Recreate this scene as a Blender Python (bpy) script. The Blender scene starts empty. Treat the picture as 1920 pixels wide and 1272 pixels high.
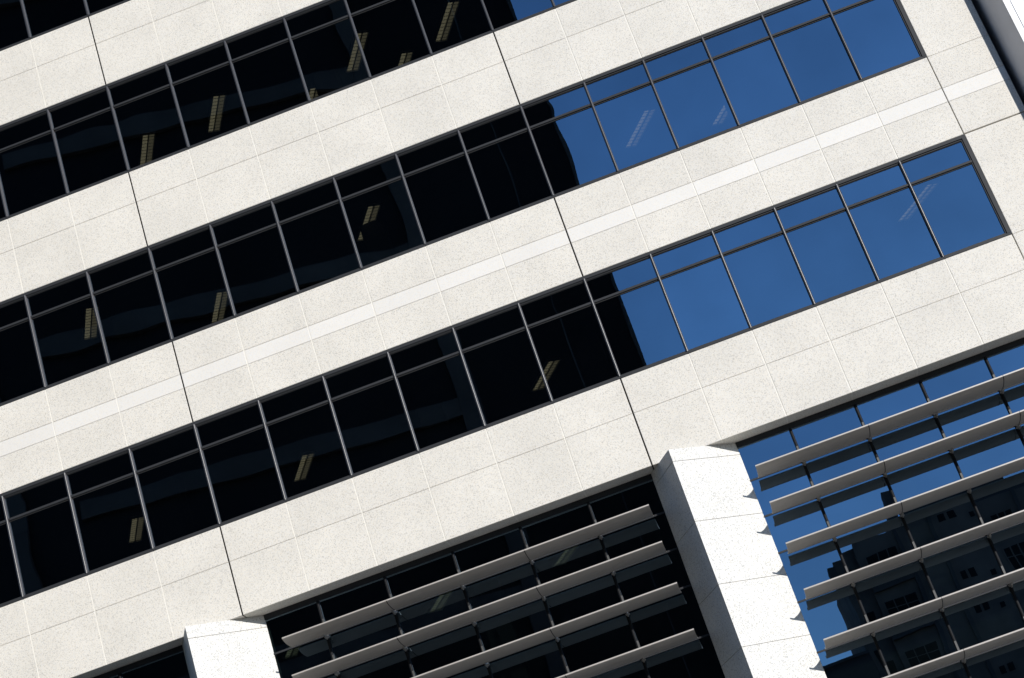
import bpy, bmesh, math, random
from mathutils import Matrix, Vector
rnd = random.Random(11)
sc = bpy.context.scene
col = sc.collection

# ------------------------------------------------------------------ materials
def new_mat(name):
    m = bpy.data.materials.new(name); m.use_nodes = True
    nt = m.node_tree
    return m, nt, nt.nodes['Principled BSDF']

def N(nt, t, **kw):
    n = nt.nodes.new(t)
    for k, v in kw.items(): setattr(n, k, v)
    return n

def stone(name, base, rough, speck, dark, bump=0.25, mottle=0.05, scale=75.0):
    """granite-chip precast: fine light and dark chips, faint mottling, panel to panel variation"""
    m, nt, p = new_mat(name)
    L = nt.links.new
    tc = N(nt, 'ShaderNodeTexCoord')
    v1 = N(nt, 'ShaderNodeTexNoise'); v1.inputs['Scale'].default_value = scale; v1.inputs['Detail'].default_value = 4; v1.inputs['Roughness'].default_value = .7
    L(tc.outputs['Object'], v1.inputs['Vector'])
    v2 = N(nt, 'ShaderNodeTexVoronoi'); v2.inputs['Scale'].default_value = scale * .62
    L(tc.outputs['Object'], v2.inputs['Vector'])
    big = N(nt, 'ShaderNodeTexNoise'); big.inputs['Scale'].default_value = .9; big.inputs['Detail'].default_value = 6; big.inputs['Roughness'].default_value = .6
    L(tc.outputs['Object'], big.inputs['Vector'])
    geo = N(nt, 'ShaderNodeNewGeometry')
    r1 = N(nt, 'ShaderNodeMapRange'); r1.inputs[1].default_value = .3; r1.inputs[2].default_value = .7
    r1.inputs[3].default_value = 1 - speck; r1.inputs[4].default_value = 1 + speck
    L(v1.outputs['Fac'], r1.inputs[0])
    # sparse darker chips
    sep = N(nt, 'ShaderNodeSeparateColor'); L(v2.outputs['Color'], sep.inputs[0])
    r2 = N(nt, 'ShaderNodeMapRange'); r2.inputs[1].default_value = .80; r2.inputs[2].default_value = .9
    r2.inputs[3].default_value = 1; r2.inputs[4].default_value = 1 - dark
    L(sep.outputs[0], r2.inputs[0])
    r3 = N(nt, 'ShaderNodeMapRange'); r3.inputs[1].default_value = .3; r3.inputs[2].default_value = .7
    r3.inputs[3].default_value = 1 - mottle; r3.inputs[4].default_value = 1 + mottle
    L(big.outputs['Fac'], r3.inputs[0])
    r4 = N(nt, 'ShaderNodeMapRange'); r4.inputs[3].default_value = .965; r4.inputs[4].default_value = 1.02
    L(geo.outputs['Random Per Island'], r4.inputs[0])
    a = N(nt, 'ShaderNodeMath', operation='MULTIPLY'); L(r1.outputs[0], a.inputs[0]); L(r2.outputs[0], a.inputs[1])
    b = N(nt, 'ShaderNodeMath', operation='MULTIPLY'); L(r3.outputs[0], b.inputs[0]); L(r4.outputs[0], b.inputs[1])
    c = N(nt, 'ShaderNodeMath', operation='MULTIPLY'); L(a.outputs[0], c.inputs[0]); L(b.outputs[0], c.inputs[1])
    # chip hue: warm to cool
    mixc = N(nt, 'ShaderNodeMix', data_type='RGBA'); L(sep.outputs[1], mixc.inputs[0])
    mixc.inputs[6].default_value = (base[0] * 1.03, base[1], base[2] * .95, 1)
    mixc.inputs[7].default_value = (base[0] * .98, base[1], base[2] * 1.04, 1)
    sc_ = N(nt, 'ShaderNodeVectorMath', operation='SCALE'); L(mixc.outputs[2], sc_.inputs[0]); L(c.outputs[0], sc_.inputs['Scale'])
    L(sc_.outputs[0], p.inputs['Base Color'])
    p.inputs['Roughness'].default_value = rough
    p.inputs['Specular IOR Level'].default_value = .3
    bp = N(nt, 'ShaderNodeBump'); bp.inputs['Strength'].default_value = bump; bp.inputs['Distance'].default_value = .003
    L(v1.outputs['Fac'], bp.inputs['Height']); L(bp.outputs[0], p.inputs['Normal'])
    return m

def plain(name, colr, rough=.5, metal=0., spec=.5, noise=.08, scale=6.):
    m, nt, p = new_mat(name); L = nt.links.new
    tc = N(nt, 'ShaderNodeTexCoord'); n = N(nt, 'ShaderNodeTexNoise'); n.inputs['Scale'].default_value = scale; n.inputs['Detail'].default_value = 5
    L(tc.outputs['Object'], n.inputs['Vector'])
    r = N(nt, 'ShaderNodeMapRange'); r.inputs[1].default_value = .3; r.inputs[2].default_value = .7
    r.inputs[3].default_value = 1 - noise; r.inputs[4].default_value = 1 + noise
    L(n.outputs['Fac'], r.inputs[0])
    s = N(nt, 'ShaderNodeVectorMath', operation='SCALE'); s.inputs[0].default_value = colr; L(r.outputs[0], s.inputs['Scale'])
    L(s.outputs[0], p.inputs['Base Color'])
    p.inputs['Roughness'].default_value = rough; p.inputs['Metallic'].default_value = metal; p.inputs['Specular IOR Level'].default_value = spec
    return m

def glass(name, refl, trans):
    """coated solar glass: tinted mirror reflection over a dark tinted view inside"""
    m = bpy.data.materials.new(name); m.use_nodes = True; nt = m.node_tree; L = nt.links.new
    nt.nodes.clear()
    out = N(nt, 'ShaderNodeOutputMaterial'); add = N(nt, 'ShaderNodeAddShader')
    g = N(nt, 'ShaderNodeBsdfGlossy'); g.inputs['Roughness'].default_value = 0.0; g.inputs['Color'].default_value = (*refl, 1)
    t = N(nt, 'ShaderNodeBsdfTransparent'); t.inputs['Color'].default_value = (*trans, 1)
    oi = N(nt, 'ShaderNodeObjectInfo'); tc = N(nt, 'ShaderNodeTexCoord')
    nz = N(nt, 'ShaderNodeTexNoise'); nz.inputs['Scale'].default_value = .55; nz.inputs['Detail'].default_value = 3; L(tc.outputs['Object'], nz.inputs['Vector'])
    m1 = N(nt, 'ShaderNodeMapRange'); m1.inputs[3].default_value = .89; m1.inputs[4].default_value = 1.09; L(oi.outputs['Random'], m1.inputs[0])
    m2 = N(nt, 'ShaderNodeMapRange'); m2.inputs[1].default_value = .3; m2.inputs[2].default_value = .7; m2.inputs[3].default_value = .92; m2.inputs[4].default_value = 1.08; L(nz.outputs['Fac'], m2.inputs[0])
    mm = N(nt, 'ShaderNodeMath', operation='MULTIPLY'); L(m1.outputs[0], mm.inputs[0]); L(m2.outputs[0], mm.inputs[1])
    vs = N(nt, 'ShaderNodeVectorMath', operation='SCALE'); vs.inputs[0].default_value = refl; L(mm.outputs[0], vs.inputs['Scale']); L(vs.outputs[0], g.inputs['Color'])
    L(g.outputs[0], add.inputs[0]); L(t.outputs[0], add.inputs[1]); L(add.outputs[0], out.inputs['Surface'])
    return m

def lamp(name, colr, power):
    m = bpy.data.materials.new(name); m.use_nodes = True; nt = m.node_tree; L = nt.links.new
    p = nt.nodes['Principled BSDF']; p.inputs['Base Color'].default_value = (.6, .6, .5, 1)
    p.inputs['Emission Color'].default_value = (*colr, 1); p.inputs['Emission Strength'].default_value = power
    return m

M = dict(
    stone=stone('granite_precast', (.648, .625, .577), .85, .30, .30, scale=140., mottle=.06),
    band=stone('honed_band', (.685, .67, .64), .6, .06, .08, bump=.1, mottle=.02, scale=130.),
    colstone=stone('pale_granite_column', (.68, .672, .645), .7, .20, .36, mottle=.04, scale=110.),
    joint=plain('joint_sealant', (.17, .145, .115), .9),
    jointdark=plain('dark_sealant', (.010, .009, .008), .9, 0, .05),
    coljoint=plain('column_sealant', (.36, .33, .29), .9),
    sealant=plain('pale_sealant', (.71, .69, .64), .8, 0, .2, .04),
    frame=plain('anodised_frame', (.029, .031, .035), .5, .0, .15, .06),
    frame_hi=plain('mullion_cap', (.034, .036, .042), .27, .0, .30, .05),
    bay_mull=plain('bay_mullion', (.010, .011, .013), .5, .0, .1, .05),
    edge=plain('mullion_sunlit_side', (.12, .113, .12), .8, .0, .05, .05),  # lighter colour paints the sunlit line on the mullions' right side
    stub=plain('bracket_post', (.075, .075, .075), .45, .2, .4, .06),
    glass=glass('solar_glass', (.215, .300, .365), (.19, .19, .18)),
    glass_low=glass('bay_glass', (.155, .218, .278), (.09, .12, .12)),
    blade=plain('painted_blade', (.40, .375, .35), .42, .15, .5, .05, 3.),
    bracket=plain('stainless_bracket', (.55, .53, .50), .3, .9, .5, .05),
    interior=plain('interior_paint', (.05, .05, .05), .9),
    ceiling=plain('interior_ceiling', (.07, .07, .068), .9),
    housing=plain('light_housing', (.5, .5, .46), .5),
    tube=lamp('fluorescent_tube', (1.0, .93, .62), .34),
    tube_dim=lamp('fluorescent_tube_dim', (1.0, .93, .62), .17),
    clad=plain('grey_cladding', (.56, .565, .59), .4, .1, .5, .05, 2.),
    cladwhite=plain('white_cladding', (.86, .86, .86), .5, 0, .4, .02, 2.),
    darkrec=plain('dark_gasket_and_gap', (.02, .02, .022), .7),
    towerdark=plain('dark_tower_glass', (.007, .006, .006), .5, 0, .1),
    towerband=plain('tower_concrete', (.050, .044, .040), .85, 0, .2, .2, .7),
    towertrim=plain('tower_trim', (.035, .033, .03), .8),
    aptwall=plain('apartment_render', (.20, .172, .145), .9, 0, .2, .25, .5),
    aptdark=plain('apartment_window', (.008, .008, .008), .5, 0, .2),
    aptbrick=plain('apartment_slab', (.12, .115, .11), .9, 0, .2, .1, .5),
    lowroof=plain('low_roof', (.07, .065, .065), .8),
    paving=plain('plaza_paving', (.30, .272, .232), .9, 0, .2, .12, .5),
    asphalt=plain('asphalt', (.055, .055, .055), .9, 0, .2, .2, 3.),
)

# ------------------------------------------------------------------ mesh helpers
def link(name, bm, mat, parent=None, smooth=False):
    me = bpy.data.meshes.new(name)
    bmesh.ops.recalc_face_normals(bm, faces=bm.faces[:])
    bm.to_mesh(me); bm.free()
    for mm in (mat if isinstance(mat, (list, tuple)) else [mat]): me.materials.append(mm)
    if smooth:
        for p in me.polygons: p.use_smooth = True
    o = bpy.data.objects.new(name, me); col.objects.link(o)
    if parent is not None: o.parent = parent
    return o

def box(bm, x0, x1, y0, y1, z0, z1, mi=0):
    v = [bm.verts.new(c) for c in ((x0, y0, z0), (x1, y0, z0), (x1, y1, z0), (x0, y1, z0), (x0, y0, z1), (x1, y0, z1), (x1, y1, z1), (x0, y1, z1))]
    for f in ((0, 1, 5, 4), (1, 2, 6, 5), (2, 3, 7, 6), (3, 0, 4, 7), (4, 5, 6, 7), (3, 2, 1, 0)):
        bm.faces.new([v[i] for i in f]).material_index = mi

def prism_x(bm, prof, x0, x1, mi=0):
    """closed profile in (y,z) extruded along x"""
    a = [bm.verts.new((x0, y, z)) for y, z in prof]; b = [bm.verts.new((x1, y, z)) for y, z in prof]
    n = len(prof)
    for i in range(n):
        bm.faces.new((a[i], a[(i + 1) % n], b[(i + 1) % n], b[i])).material_index = mi
    bm.faces.new(a).material_index = mi; bm.faces.new(b[::-1]).material_index = mi

def prism_z(bm, prof, z0, z1, mi=0, inset=0.0):
    def ring(z, s):
        cx = sum(p[0] for p in prof) / len(prof); cy = sum(p[1] for p in prof) / len(prof)
        out = []
        for x, y in prof:
            dx, dy = cx - x, cy - y; l = math.hypot(dx, dy)
            out.append(bm.verts.new((x + dx / l * s, y + dy / l * s, z)))
        return out
    rs = [ring(z0, 0), ring(z1, 0)] if inset == 0 else [ring(z0, inset), ring(z0 + inset, 0), ring(z1 - inset, 0), ring(z1, inset)]
    n = len(prof)
    for r0, r1 in zip(rs, rs[1:]):
        for i in range(n):
            bm.faces.new((r0[i], r0[(i + 1) % n], r1[(i + 1) % n], r1[i])).material_index = mi
    bm.faces.new(rs[0][::-1]).material_index = mi; bm.faces.new(rs[-1]).material_index = mi

def tile(bm, x0, x1, z0, z1, gl=.002, gr=.002, gb=.002, gt=.002, depth=.09, ch=.008, y=0.0, mi=0):
    """one stone face with small chamfers; the chamfers of neighbours make the V joints"""
    x0 += gl; x1 -= gr; z0 += gb; z1 -= gt
    cl = .002 if .005 < gl < .0125 else ch; cr = .002 if .005 < gr < .0125 else ch
    F = [(x0 + cl, y, z0 + ch), (x1 - cr, y, z0 + ch), (x1 - cr, y, z1 - ch * .6), (x0 + cl, y, z1 - ch * .6)]
    Mi = [(x0, y + ch, z0), (x1, y + ch, z0), (x1, y + ch, z1), (x0, y + ch, z1)]
    Bk = [(a, y + depth, c) for a, _, c in Mi]
    f = [bm.verts.new(c) for c in F]; m = [bm.verts.new(c) for c in Mi]; b = [bm.verts.new(c) for c in Bk]
    bm.faces.new(f).material_index = mi; bm.faces.new(b[::-1]).material_index = mi
    for i in range(4):
        j = (i + 1) % 4
        bm.faces.new((f[i], m[i], m[j], f[j])).material_index = mi
        bm.faces.new((m[i], b[i], b[j], m[j])).material_index = mi

def thing(name, label, cat, loc=(0, 0, 0), group=None):
    o = bpy.data.objects.new(name, None); o.empty_display_size = .5; col.objects.link(o)
    o.location = loc; o['label'] = label; o['category'] = cat
    if group: o['group'] = group
    return o

# ------------------------------------------------------------------ dimensions (metres; z = 0 is the sill of the lowest plain window row)
F_, W_, S_ = 3.8715, 2.147, -1.733
GROUND = -12.58
XR = -0.39                                     # right end of the window strips
joints = [XR, -1.66, -2.87, -4.08, -5.29, -6.50, -7.80] + [-7.80 - 1.3 * k for k in range(1, 7)]
joints += [-16.92, -18.24, -19.52, -20.82, -22.12, -23.4]
joints = sorted(set(round(j, 3) for j in joints))
modules = [(-23.4, -15.6), (-15.6, -7.8), (-7.8, XR)]
PIER = (XR, .80)
YG, YL = .062, .45                             # glass planes: strips and louvred bays

bld = thing('office_building', 'tilted white granite office facade with dark ribbon windows and louvred lower bays', 'building', (0, 0, GROUND))
bld_off = Vector((0, 0, -GROUND))
def part(name, bm, mat, parent=bld, smooth=False):
    o = link(name, bm, mat, parent, smooth)
    if parent is bld: o.location = bld_off
    return o

# ------------------------------------------------------------------ spandrels
G = .013                                       # half width of the dark joints between precast units
def xs_in(a, b): return [j for j in joints if a - 1e-6 <= j <= b + 1e-6]
rows = []                                      # (z0, z1, course joints, band)
rows.append((S_, 0.0, [-.70], None, .50))
rows.append((W_, F_, [2.865, 3.163], (2.865, 3.163), .09))
for k in (2, 3, 4):
    rows.append(((k - 1) * F_ + W_, k * F_, [k * F_ - .706], None, .09))
for (z0, z1, cj, band, dep) in rows:
    for (a, b) in modules:
        xs = xs_in(a, b); zs = [z0] + cj + [z1]
        bm = bmesh.new(); bb = bmesh.new()
        for i in range(len(xs) - 1):
            for j in range(len(zs) - 1):
                tgt = bb if band and abs(zs[j] - band[0]) < 1e-6 else bm
                tile(tgt, xs[i], xs[i + 1], zs[j], zs[j + 1],
                     gl=G if i == 0 else .0105, gr=G if i == len(xs) - 2 else .0105,
                     depth=dep if j == 0 else .09, gb=0 if j == 0 else .0015, gt=0 if j == len(zs) - 2 else .0015, ch=.007)
        # sealant behind the thin joints, and the unit's own core
        box(bm, a + G + .02, b - G - .02, .022, .088, z0 + .02, z1 - .02, 1)
        for xm in xs[1:-1]: box(bm, xm - .0104, xm + .0104, .0085, .0215, z0 + .004, z1 - .004, 2)
        if z0 == S_:
            for xm in xs[1:-1]: box(bm, xm - .0104, xm + .0104, .0216, .499, z0 + .004, z0 + .10, 2)
        sp = part('spandrel_panel', bm, [M['stone'], M['joint'], M['sealant']])
        if band:
            o = link('smooth_band', bb, M['band'], sp)
        else: bb.free()

for (z0, z1, cj, band, dep) in rows:
    for xj in (-15.6, -7.8):
        bm = bmesh.new(); box(bm, xj - G + .0005, xj + G - .0005, .014, .085, z0 + .003, z1 - .003)
        part('expansion_joint', bm, M['jointdark'])
# backing wall behind everything, closes the dark joints
bm = bmesh.new()
for (z0, z1, cj, band, dep) in rows:
    box(bm, -23.4, .79, .092, .24, max(z0, -1.2) + .01, z1 - .01)
part('backing_wall', bm, M['darkrec'])

# end pier at the right of the strips
zp = [S_, -.70, 0.0, W_, 2.865, 3.163, F_, F_ + W_, 2 * F_ - .706, 2 * F_, 2 * F_ + W_, 3 * F_ - .706, 3 * F_, 3 * F_ + W_, 4 * F_]
units = [(S_, W_), (W_, F_ + W_), (F_ + W_, 2 * F_ + W_), (2 * F_ + W_, 3 * F_ + W_), (3 * F_ + W_, 4 * F_)]
for (u0, u1) in units:
    bm = bmesh.new(); bb = bmesh.new()
    zz = [z for z in zp if u0 - 1e-6 <= z <= u1 + 1e-6]
    for z0, z1 in zip(zz, zz[1:]):
        bnd = abs(z0 - 2.865) < 1e-6
        tile(bb if bnd else bm, PIER[0], PIER[1], z0, z1, gl=.004, gr=0, gb=.012 if z0 == u0 else .0015, gt=.012 if z1 == u1 else .0015,
             depth=.5 if z0 == S_ else .09, ch=.007)
    box(bm, PIER[0] + .03, PIER[1] - .03, .022, .088, u0 + .03, u1 - .03, 1)
    p_ = part('pier_panel', bm, [M['stone'], M['joint']])
    if len(bb.verts): link('smooth_band', bb, M['band'], p_)
    else: bb.free()

# ------------------------------------------------------------------ strip windows
def pane_mesh(x0, x1, z0, z1, y, amp, twist, n=9, tilt=.0005):
    bm = bmesh.new(); g = []
    p1, p2, p3 = rnd.uniform(-1, 1), rnd.uniform(-1, 1), rnd.uniform(-1, 1)
    tx, tz = rnd.uniform(-1, 1) * tilt, rnd.uniform(-1, 1) * tilt * 3
    for i in range(n + 1):
        r = []
        for j in range(n + 1):
            u, v = i / n, j / n
            cu, cv = math.sin(math.pi * u), math.sin(math.pi * v)
            dy = amp * cu * cv + twist * math.sin(2 * math.pi * u) * cv + .0003 * (p1 * math.sin(2 * math.pi * u + p2 * 3) * cv + p3 * cu * math.sin(2 * math.pi * v))
            dy += tx * (u - .5) + tz * (v - .5)
            r.append(bm.verts.new((x0 + (x1 - x0) * u, y + dy, z0 + (z1 - z0) * v)))
        g.append(r)
    for i in range(n):
        for j in range(n):
            bm.faces.new((g[i][j], g[i + 1][j], g[i + 1][j + 1], g[i][j + 1]))
    return bm

def mull_prof(x, w=.027, y0=.020, d=.026, yb=.075, n=10):
    return [(x - w, yb)] + [(x - w * math.cos(math.pi * i / n), y0 - d * math.sin(math.pi * i / n)) for i in range(n + 1)] + [(x + w, yb)]
def smooth_round(o, mi=0, side=None):
    if side is not None:
        for p in o.data.polygons:
            if p.material_index == mi and p.normal.x > .74: p.material_index = side  # right-facing faces get the painted sunlit colour
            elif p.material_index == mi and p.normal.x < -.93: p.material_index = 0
    o.data.shade_smooth(); o.data.set_sharp_from_angle(angle=math.radians(34))

for k in range(0, 4):
    zb, zt = k * F_, k * F_ + W_
    for (a, b) in zip(joints, joints[1:]):
        bm = bmesh.new()
        # head: outer band, step, dark bead; sill likewise; transom
        box(bm, a, b, .006, .09, zt - .064, zt - .001)
        box(bm, a, b, .022, .09, zt - .070, zt - .064, 1); box(bm, a, b, .030, .09, zt - .090, zt - .070)
        box(bm, a, b, .050, .09, zt - .102, zt - .090, 1)
        box(bm, a, b, .004, .09, zb + .010, zb + .046); box(bm, a, b, .040, .09, zb + .001, zb + .010, 1)
        box(bm, a, b, .022, .09, zb + .046, zb + .052, 1); box(bm, a, b, .028, .09, zb + .052, zb + .076)
        tr = zt - .545
        prism_x(bm, [(.018, tr - .020), (.018, tr + .018), (.026, tr + .024), (.09, tr + .024), (.09, tr - .026), (.026, tr - .026)], a, b)
        box(bm, a, b, .045, .09, tr - .042, tr - .026, 1)
        ext = b == joints[-1]
        if not ext:
            prism_z(bm, mull_prof(b), zb + .05, zt - .053, 2)
        else:
            box(bm, b - .070, b - .002, .004, .09, zb + .049, zt - .053)
            box(bm, b - .095, b - .070, .026, .09, zb + .075, zt - .083)
        w = part('window', bm, [M['frame'], M['darkrec'], M['frame_hi'], M['edge']]); smooth_round(w, 2, 3)
        xa, xb = a + .02, (b - .09 if ext else b - .02)
        near = a < -7.15 < b
        tw = .00055 if near else rnd.uniform(-.0004, .0004)
        link('pane', pane_mesh(xa, xb, tr + .02, zt - .095, YG, rnd.uniform(.0001, .0006), tw * .6), M['glass'], w, True)
        link('pane', pane_mesh(xa, xb, zb + .06, tr - .03, YG, rnd.uniform(.0004, .0016), tw), M['glass'], w, True)

# ------------------------------------------------------------------ slabs (floor above / ceiling below) and inner walls
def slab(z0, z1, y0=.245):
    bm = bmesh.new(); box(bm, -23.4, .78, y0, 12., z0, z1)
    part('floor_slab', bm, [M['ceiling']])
for k in range(0, 4):
    slab(k * F_ + W_ + .17, (k + 1) * F_ - .15)
slab(-1.55, -.15)
slab(-1.55 - 4.9, -1.55 - 4.5, .60)
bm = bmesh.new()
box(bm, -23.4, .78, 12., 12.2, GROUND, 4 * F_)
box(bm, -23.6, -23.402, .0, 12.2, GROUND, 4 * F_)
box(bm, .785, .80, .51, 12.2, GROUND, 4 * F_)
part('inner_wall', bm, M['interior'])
bm = bmesh.new(); box(bm, -23.4, .78, .0, 12.2, 4 * F_ + .003, 4 * F_ + .4); part('roof_parapet', bm, M['stone'])
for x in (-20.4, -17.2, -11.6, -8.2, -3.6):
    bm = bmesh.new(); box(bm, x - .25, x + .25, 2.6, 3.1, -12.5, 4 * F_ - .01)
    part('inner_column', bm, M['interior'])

# ------------------------------------------------------------------ wedge columns
for cx in (0.0, -9.067):
    prof = [(-7.436 + cx, -.553), (-6.275 + cx, .449), (-6.275 + cx, .62), (-7.880 + cx, .62), (-7.880 + cx, .449)]
    zc = [S_ - .001, -1.965, -3.10, -4.255, -5.375, -6.50, -7.63, -8.76, -9.89, -11.02, GROUND]
    bm = bmesh.new()
    for t, b in zip(zc, zc[1:]): prism_z(bm, prof, b + .004, t - (.004 if t < S_ - .01 else 0), 0, .005)
    cxx = -6.95 + cx
    prism_z(bm, [(cxx + (x - cxx) * .95, .2 + (y - .2) * .95) for x, y in prof], GROUND + .01, S_ - .01, 1)
    part('column', bm, [M['colstone'], M['coljoint']])

# ------------------------------------------------------------------ louvred bays
trz = [-2.483, -3.175, -3.872, -4.79, -5.705, -6.62, -7.5, -8.4]
bays = [((-6.28, .78), [-5.29, -4.07, -2.86, -1.65, -.44]),
        ((-15.345, -7.878), [-14.32, -13.02, -11.71, -10.41, -9.11]),
        ((-23.39, -16.945), [-22.1, -20.8, -19.5, -18.2])]
for (xa, xb), ms in bays:
    bm = bmesh.new()
    box(bm, xa, xb, YL - .02, YL + .06, S_ - .10, S_ - .003)
    w = part('bay_glazing', bm, M['frame'])
    for x in ms:
        bm = bmesh.new(); prism_z(bm, mull_prof(x, .026, YL - .035, .02, YL + .05), GROUND, S_ - .101)
        smooth_round(link('mullion', bm, M['bay_mull'], w))
    for z in trz:
        bm = bmesh.new(); box(bm, xa, xb, YL - .012, YL + .05, z - .016, z + .016)
        link('transom', bm, M['frame'], w)
    xx = [xa] + ms + [xb]; zz = [S_ - .08] + trz + [GROUND]
    for a, b in zip(xx, xx[1:]):
        for t, c in zip(zz, zz[1:]):
            if b < -17 and c < -5: continue
            link('pane', pane_mesh(a + .005, b - .005, c + .005, t - .005, YL, rnd.uniform(.0000, .0004), rnd.uniform(-.0002, .0002), 6, .0012), M['glass_low'], w, True)

blade_top = [(-.360, .000), (-.350, .004), (-.30, -.034), (-.24, -.055), (-.14, -.068), (-.01, -.074), (.12, -.068), (.22, -.055), (.28, -.038), (.325, -.018)]
blade_bot = [(.325, -.030), (.28, -.050), (.22, -.067), (.12, -.080), (-.01, -.086), (-.14, -.080), (-.24, -.067), (-.30, -.050), (-.348, -.028), (-.360, -.022)]
lz = [-2.478, -3.168, -3.932, -4.772, -5.668, -6.58, -7.46]
spans = [(-6.131, .70, [-4.08, -1.655], [-5.29, -4.07, -2.86, -1.65, -.44]),
         (-14.925, -8.085, [-12.965, -10.39], [-14.3, -13.0, -11.70, -10.39, -9.09])]
for (xa, xb, cuts, br) in spans:
    for zl in lz[: 7 if xa > -10 else 5]:
        root = None
        cutl = [xa] + cuts + [xb]
        lv = bpy.data.objects.new('louvre', None); col.objects.link(lv); lv.parent = bld
        lv.location = bld_off + Vector((0, 0, zl))
        for a, b in zip(cutl, cutl[1:]):
            bm = bmesh.new()
            a2 = a if a == xa else a + .004; b2 = b if b == xb else b - .004
            prism_x(bm, blade_top + blade_bot, a2, b2)
            if b != xb:      # added dark strip, stands in for the dark gap seen at the joint
                lo = blade_bot[2:]
                prism_x(bm, [(y, z - .0005) for y, z in lo] + [(y, z - .003) for y, z in lo[::-1]], b - .006, b + .008, 1)
            ob = link('blade', bm, [M['blade'], M['darkrec']], lv)
            smooth_round(ob)
        for x in br:
            if x > xb: continue
            bm = bmesh.new()
            # arm from mullion, clamp plate under the blade, two bolt heads
            prism_x(bm, [(.10, -.10), (.10, -.083), (.24, -.068), (YL - .05, -.020), (YL - .05, -.085)], x - .011, x + .011)
            box(bm, x - .024, x + .024, .20, .32, -.105, -.094)
            for yy in (.225, .29):
                bmesh.ops.create_cone(bm, cap_ends=True, segments=8, radius1=.013, radius2=.010, depth=.022, matrix=Matrix.Translation((x, yy, -.116)))
            bmesh.ops.create_cone(bm, cap_ends=True, segments=10, radius1=.017, radius2=.017, depth=.07, matrix=Matrix.Translation((x, .34, -.075)) @ Matrix.Rotation(math.pi / 2, 4, 'Y'))
            box(bm, x - .017, x + .017, YL - .062, YL - .0555, -.10, .285, 1)
            link('bracket', bm, [M['bracket'], M['stub']], lv)

# ------------------------------------------------------------------ strip lights on the office ceilings
def light_mesh(kind):
    """a recessed trough: housing frame with a centre rib and cross blades; y is its length"""
    bm = bmesh.new(); L_, Wd = 1.42, .30
    for x in (-Wd / 2, Wd / 2 - .02, -.012):
        box(bm, x, x + .024, 0, L_, -.06, -.001)
    for y in (0.0, L_ - .02): box(bm, -Wd / 2, Wd / 2 + .004, y, y + .02, -.062, -.003)
    for i in range(1, 11):
        y = L_ * i / 11
        for s in (-1, 1): box(bm, min(s * .012, s * .13), max(s * .012, s * .13), y - .006, y + .006, -.046, -.036)
    a = bm
    b = bmesh.new()
    for s in (-1, 1): box(b, s * .07 - .056, s * .07 + .056, .03, L_ - .03, -.030, -.012, 0 if s < 0 else 1)
    return a, b
ords = ['leftmost', 'second from the left', 'third from the left', 'fourth from the left', 'fifth from the left', 'sixth from the left', 'seventh from the left']
ltypes = {
    'upper': (2 * F_ + W_ + .165, [(-15.62, 2.45), (-13.80, 2.02), (-11.9, 3.1), (-10.42, 1.75), (-9.75, 3.1), (-8.38, 1.9)]),
    'middle': (F_ + W_ + .165, [(-17.52, 1.75), (-15.12, 3.15), (-11.33, 1.95), (-5.35, 2.30), (-3.45, 2.75)]),
    'lower': (W_ + .165, [(-18.3, 3.9), (-14.46, 3.88), (-8.98, 3.75), (-.86, 1.95)]),
    'bay': (-1.555, [(-15.4, 2.9), (-9.7, 3.3), (-12.4, 3.4)]),
}
proto = None
for rk, (z, pts) in ltypes.items():
    pts = sorted(pts)
    for i, (x, y) in enumerate(pts):
        where = {'upper': 'in the upper full row of windows', 'middle': 'in the middle row of windows', 'lower': 'in the lowest plain window row', 'bay': 'behind the lower louvred bay'}[rk]
        lab = ('pale blue-grey' if x > -7 else 'dim yellow') + ' strip light %s %s' % (ords[i], where)
        t = thing('ceiling_light', lab, 'ceiling light', (x, y, z), 'strip lights on the office ceilings')
        t.rotation_euler.z = math.radians(25.5)
        if proto is None:
            a, b = light_mesh(0)
            h = link('housing', a, M['housing'], t); tb = link('tube', b, [M['tube'], M['tube_dim']], t); proto = (h, tb)
        else:
            for s in proto:
                c = s.copy(); col.objects.link(c); c.parent = t

# ------------------------------------------------------------------ angled clad tower at the right end of the facade
nt_ = thing('corner_tower', 'grey and white clad tower edge butting the right end of the granite facade', 'building', (.8, 0, GROUND))
def npart(name, bm, mat, smooth=False):
    o = link(name, bm, mat, nt_, smooth); o.location = (-.8, 0, -GROUND); return o
prof = [(.905, .60), (.905, .14), (.915, .03), (.935, -.08), (.965, -.20), (1.02, -.38), (1.108, -.700), (1.16, -.700), (1.16, .60)]
bm = bmesh.new(); prism_z(bm, prof, GROUND, 20); npart('grey_cladding', bm, M['clad'])
bm = bmesh.new(); box(bm, 1.11, 1.215, -.715, -.701, GROUND, 20); box(bm, 1.235, 6.0, -.715, -.701, GROUND, 20); npart('white_cladding', bm, M['cladwhite'])
bm = bmesh.new(); box(bm, 1.165, 6.0, -.698, 9.0, GROUND, 19.9); npart('wall', bm, M['clad'])
bm = bmesh.new(); box(bm, .802, 1.16, .605, 9.0, GROUND, 19.9); npart('gasket', bm, M['darkrec'])

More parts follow.
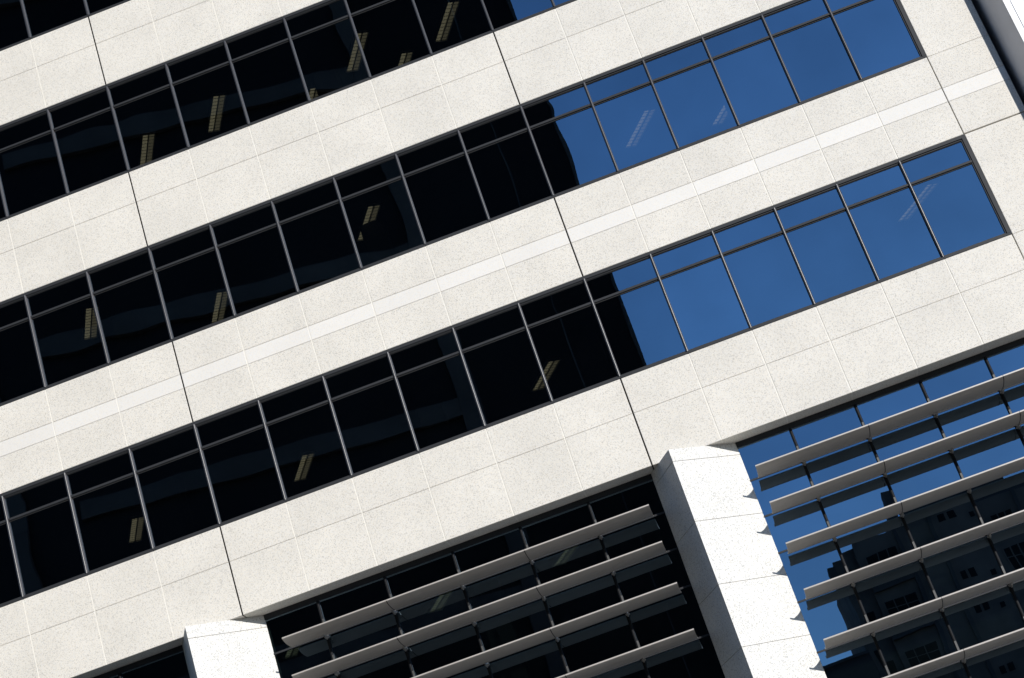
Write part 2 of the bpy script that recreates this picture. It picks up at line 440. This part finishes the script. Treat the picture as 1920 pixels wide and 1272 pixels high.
# ------------------------------------------------------------------ across the street: what the glass reflects
ang = math.radians(-12)
ta = thing('office_tower', 'dark tower mirrored in the left windows, its straight edge against the blue sky', 'building', (-7.1, -34.2, GROUND))
ta.rotation_euler.z = ang
H = 74.
bm = bmesh.new(); box(bm, -46, 0, -24, 0, 0, H); link('wall', bm, M['towerdark'], ta)
zb0 = [12.9, 19.95, 28.5, 36.4, 44.3, 5.4, -2.4]
def zt_(zapp): return zapp - GROUND
for z in zb0:
    bm = bmesh.new(); box(bm, -22.0, -7.45, .02, .25, zt_(z), zt_(z) + .72); link('band', bm, M['towerband'], ta)
    bm = bmesh.new(); box(bm, -44, -25.5, .02, .25, zt_(z), zt_(z) + .72); link('band', bm, M['towerband'], ta)
for x in (-7.05, -24.4, -41.0):
    bm = bmesh.new(); box(bm, x - .4, x + .4, .02, .3, 0, H - 1); link('pier', bm, M['towerband'], ta)
bm = bmesh.new(); box(bm, -.09, .012, -.2, .06, 0, H - .02); box(bm, -2.6, -2.55, .003, .02, 0, H - 1); link('edge_trim', bm, M['towertrim'], ta)

ap = thing('apartment_tower', 'pale apartment block with small paired windows mirrored in the right louvred bay', 'building', (.2, -90, GROUND))
def Z(z): return z - GROUND
bm = bmesh.new(); box(bm, .25, 26, -18, -.6, 0, Z(16.1)); box(bm, 1.9, 26, -.599, 0, 0, Z(16.3)); link('wall', bm, M['aptwall'], ap)
bm = bmesh.new(); box(bm, 4.6, 26, -16, -1.0, Z(16.3), Z(17.2)); box(bm, 6.7, 13.5, -14, -1.5, Z(17.2), Z(17.9))
prism_z(bm, [(7.2, -2.), (12.8, -2.), (12.8, -10), (7.2, -10)], Z(17.9), Z(18.15)); prism_z(bm, [(8.0, -2.4), (12.2, -2.4), (12.2, -10), (8.0, -10)], Z(18.15), Z(18.45)); box(bm, 5.0, 5.7, -3, -1.2, Z(17.2), Z(18.2)); link('roof', bm, M['aptbrick'], ap)
bm = bmesh.new(); box(bm, 10.2, 10.225, -3, -2.98, Z(18.45), Z(19.5)); box(bm, 9.9, 10.6, -3, -2.98, Z(19.1), Z(19.12)); link('antenna', bm, M['aptbrick'], ap)
bm = bmesh.new(); box(bm, -.30, .245, -2.6, -.3, Z(14.75), Z(15.75)); box(bm, -.10, .245, -2.6, -.3, Z(14.2), Z(14.74)); link('balcony', bm, M['aptbrick'], ap)
for x in (4.75, 7.2, 10.55, 13.2, 18.0):
    bm = bmesh.new(); box(bm, x, x + .28, .002, .16, 0, Z(16.25)); link('pilaster', bm, M['aptbrick'], ap)
for i in range(9):
    zf = 15.2 - i * 3.15
    bm = bmesh.new(); box(bm, 1.92, 4.70, .01, .35, Z(zf - 2.35), Z(zf - 2.15)); box(bm, 1.92, 4.70, .33, .36, Z(zf - 2.15), Z(zf - 1.35)); link('balcony', bm, M['aptbrick'], ap)
    for x, w, h, dz in ((2.3, 2.2, 1.75, 0), (7.9, .42, .5, .1), (8.5, .42, .5, .1), (9.6, .3, .3, -.3), (11.5, 1.3, 1.5, 0), (14.0, .5, .6, 0), (14.7, .5, .6, 0), (16.2, 1.4, 1.5, 0), (19, .5, .6, 0)):
        bm = bmesh.new(); box(bm, x, x + w, .003, .03, Z(zf - h + dz), Z(zf + dz)); wn = link('window', bm, M['aptdark'], ap)
        if w > 1:
            bm = bmesh.new()
            for q in (0, .33, .66, 1): box(bm, x + q * w - .035, x + q * w + .035, .031, .08, Z(zf - h + dz), Z(zf + dz))
            box(bm, x - .035, x + w + .035, .081, .10, Z(zf - .6 + dz), Z(zf - .54 + dz)); link('frame', bm, M['aptwall'], wn)
    bm = bmesh.new(); box(bm, .7, 1.35, -.598, -.57, Z(zf - 1.5), Z(zf - .2)); link('window', bm, M['aptdark'], ap)
lb = thing('low_building', 'dark flat roofed building beside the apartment block, mirrored at the lower right', 'building', (-14, -88, GROUND))
bm = bmesh.new(); box(bm, -16, 14.4, -14, 0, 0, Z(8.2)); link('wall', bm, M['lowroof'], lb)
bm = bmesh.new(); box(bm, -16.3, 14.42, -14.3, .3, Z(8.2), Z(8.45)); link('parapet', bm, M['aptbrick'], lb)

# ------------------------------------------------------------------ ground
def struct(name, bm, m):
    o = link(name, bm, m); o['kind'] = 'structure'; return o
bm = bmesh.new()
def sheet(bm, x0, x1, y0, y1, z): bm.faces.new([bm.verts.new(c) for c in ((x0, y0, z), (x1, y0, z), (x1, y1, z), (x0, y1, z))])
sheet(bm, -2000, 2000, -2000, 2000, GROUND - .15); struct('ground', bm, M['paving'])
bm = bmesh.new(); box(bm, -200, 200, -10, 14, GROUND - .149, GROUND + .0); struct('pavement', bm, M['paving'])
bm = bmesh.new(); box(bm, -200, 200, -33.5, -22, GROUND - .149, GROUND + .0); struct('far_pavement', bm, M['paving'])
bm = bmesh.new(); sheet(bm, -200, 200, -21.95, -10.05, GROUND - .14); struct('road', bm, M['asphalt'])
bm = bmesh.new()
for i in range(-30, 31): sheet(bm, i * 6, i * 6 + 3, -16.07, -15.93, GROUND - .135)
struct('road_marking', bm, M['cladwhite'])

# ------------------------------------------------------------------ light
EL, AZ = math.radians(20.0), math.radians(31.0)           # AZ from -Y towards +X
s = Vector((math.sin(AZ) * math.cos(EL), -math.cos(AZ) * math.cos(EL), math.sin(EL)))
ld = bpy.data.lights.new('sun', 'SUN'); ld.energy = 4.8; ld.angle = math.radians(.5); ld.color = (1.0, .965, .91)
lo = bpy.data.objects.new('sun', ld); col.objects.link(lo); lo.rotation_euler = s.to_track_quat('Z', 'Y').to_euler()
w = bpy.data.worlds.new('World'); sc.world = w; w.use_nodes = True; nt = w.node_tree
bg = nt.nodes['Background']; sky = nt.nodes.new('ShaderNodeTexSky'); sky.sky_type = 'NISHITA'; sky.sun_disc = False
sky.sun_elevation = EL; sky.sun_rotation = math.atan2(s.x, s.y); sky.air_density = 1.0; sky.dust_density = .05; sky.ozone_density = 6.0; sky.altitude = 600
nt.links.new(sky.outputs[0], bg.inputs['Color']); bg.inputs['Strength'].default_value = .14

# ------------------------------------------------------------------ camera
cd = bpy.data.cameras.new('camera'); cd.sensor_fit = 'HORIZONTAL'; cd.sensor_width = 36.; cd.lens = 3300. / 1920 * 36; cd.clip_start = .1; cd.clip_end = 6000
cam = bpy.data.objects.new('camera', cd); col.objects.link(cam)
Rr = ((0.93543, 0.18745, -0.29973), (-0.34816, 0.34142, -0.87305), (-0.06132, 0.92103, 0.38463))   # right, down, forward
r, d, f = (Vector(v).normalized() for v in Rr)
mt = Matrix((r, -d, -f)).transposed().to_4x4(); mt.translation = Vector((-7.43273993, -29.81063913, -10.98425658))
cam.matrix_world = mt
sc.camera = cam
sc.view_settings.view_transform = 'Standard'; sc.view_settings.look = 'None'; sc.view_settings.gamma = 1.0
sc.view_settings.use_curve_mapping = False
sc.view_settings.exposure = 0.0
sc.cycles.max_bounces = 8; sc.cycles.transparent_max_bounces = 12
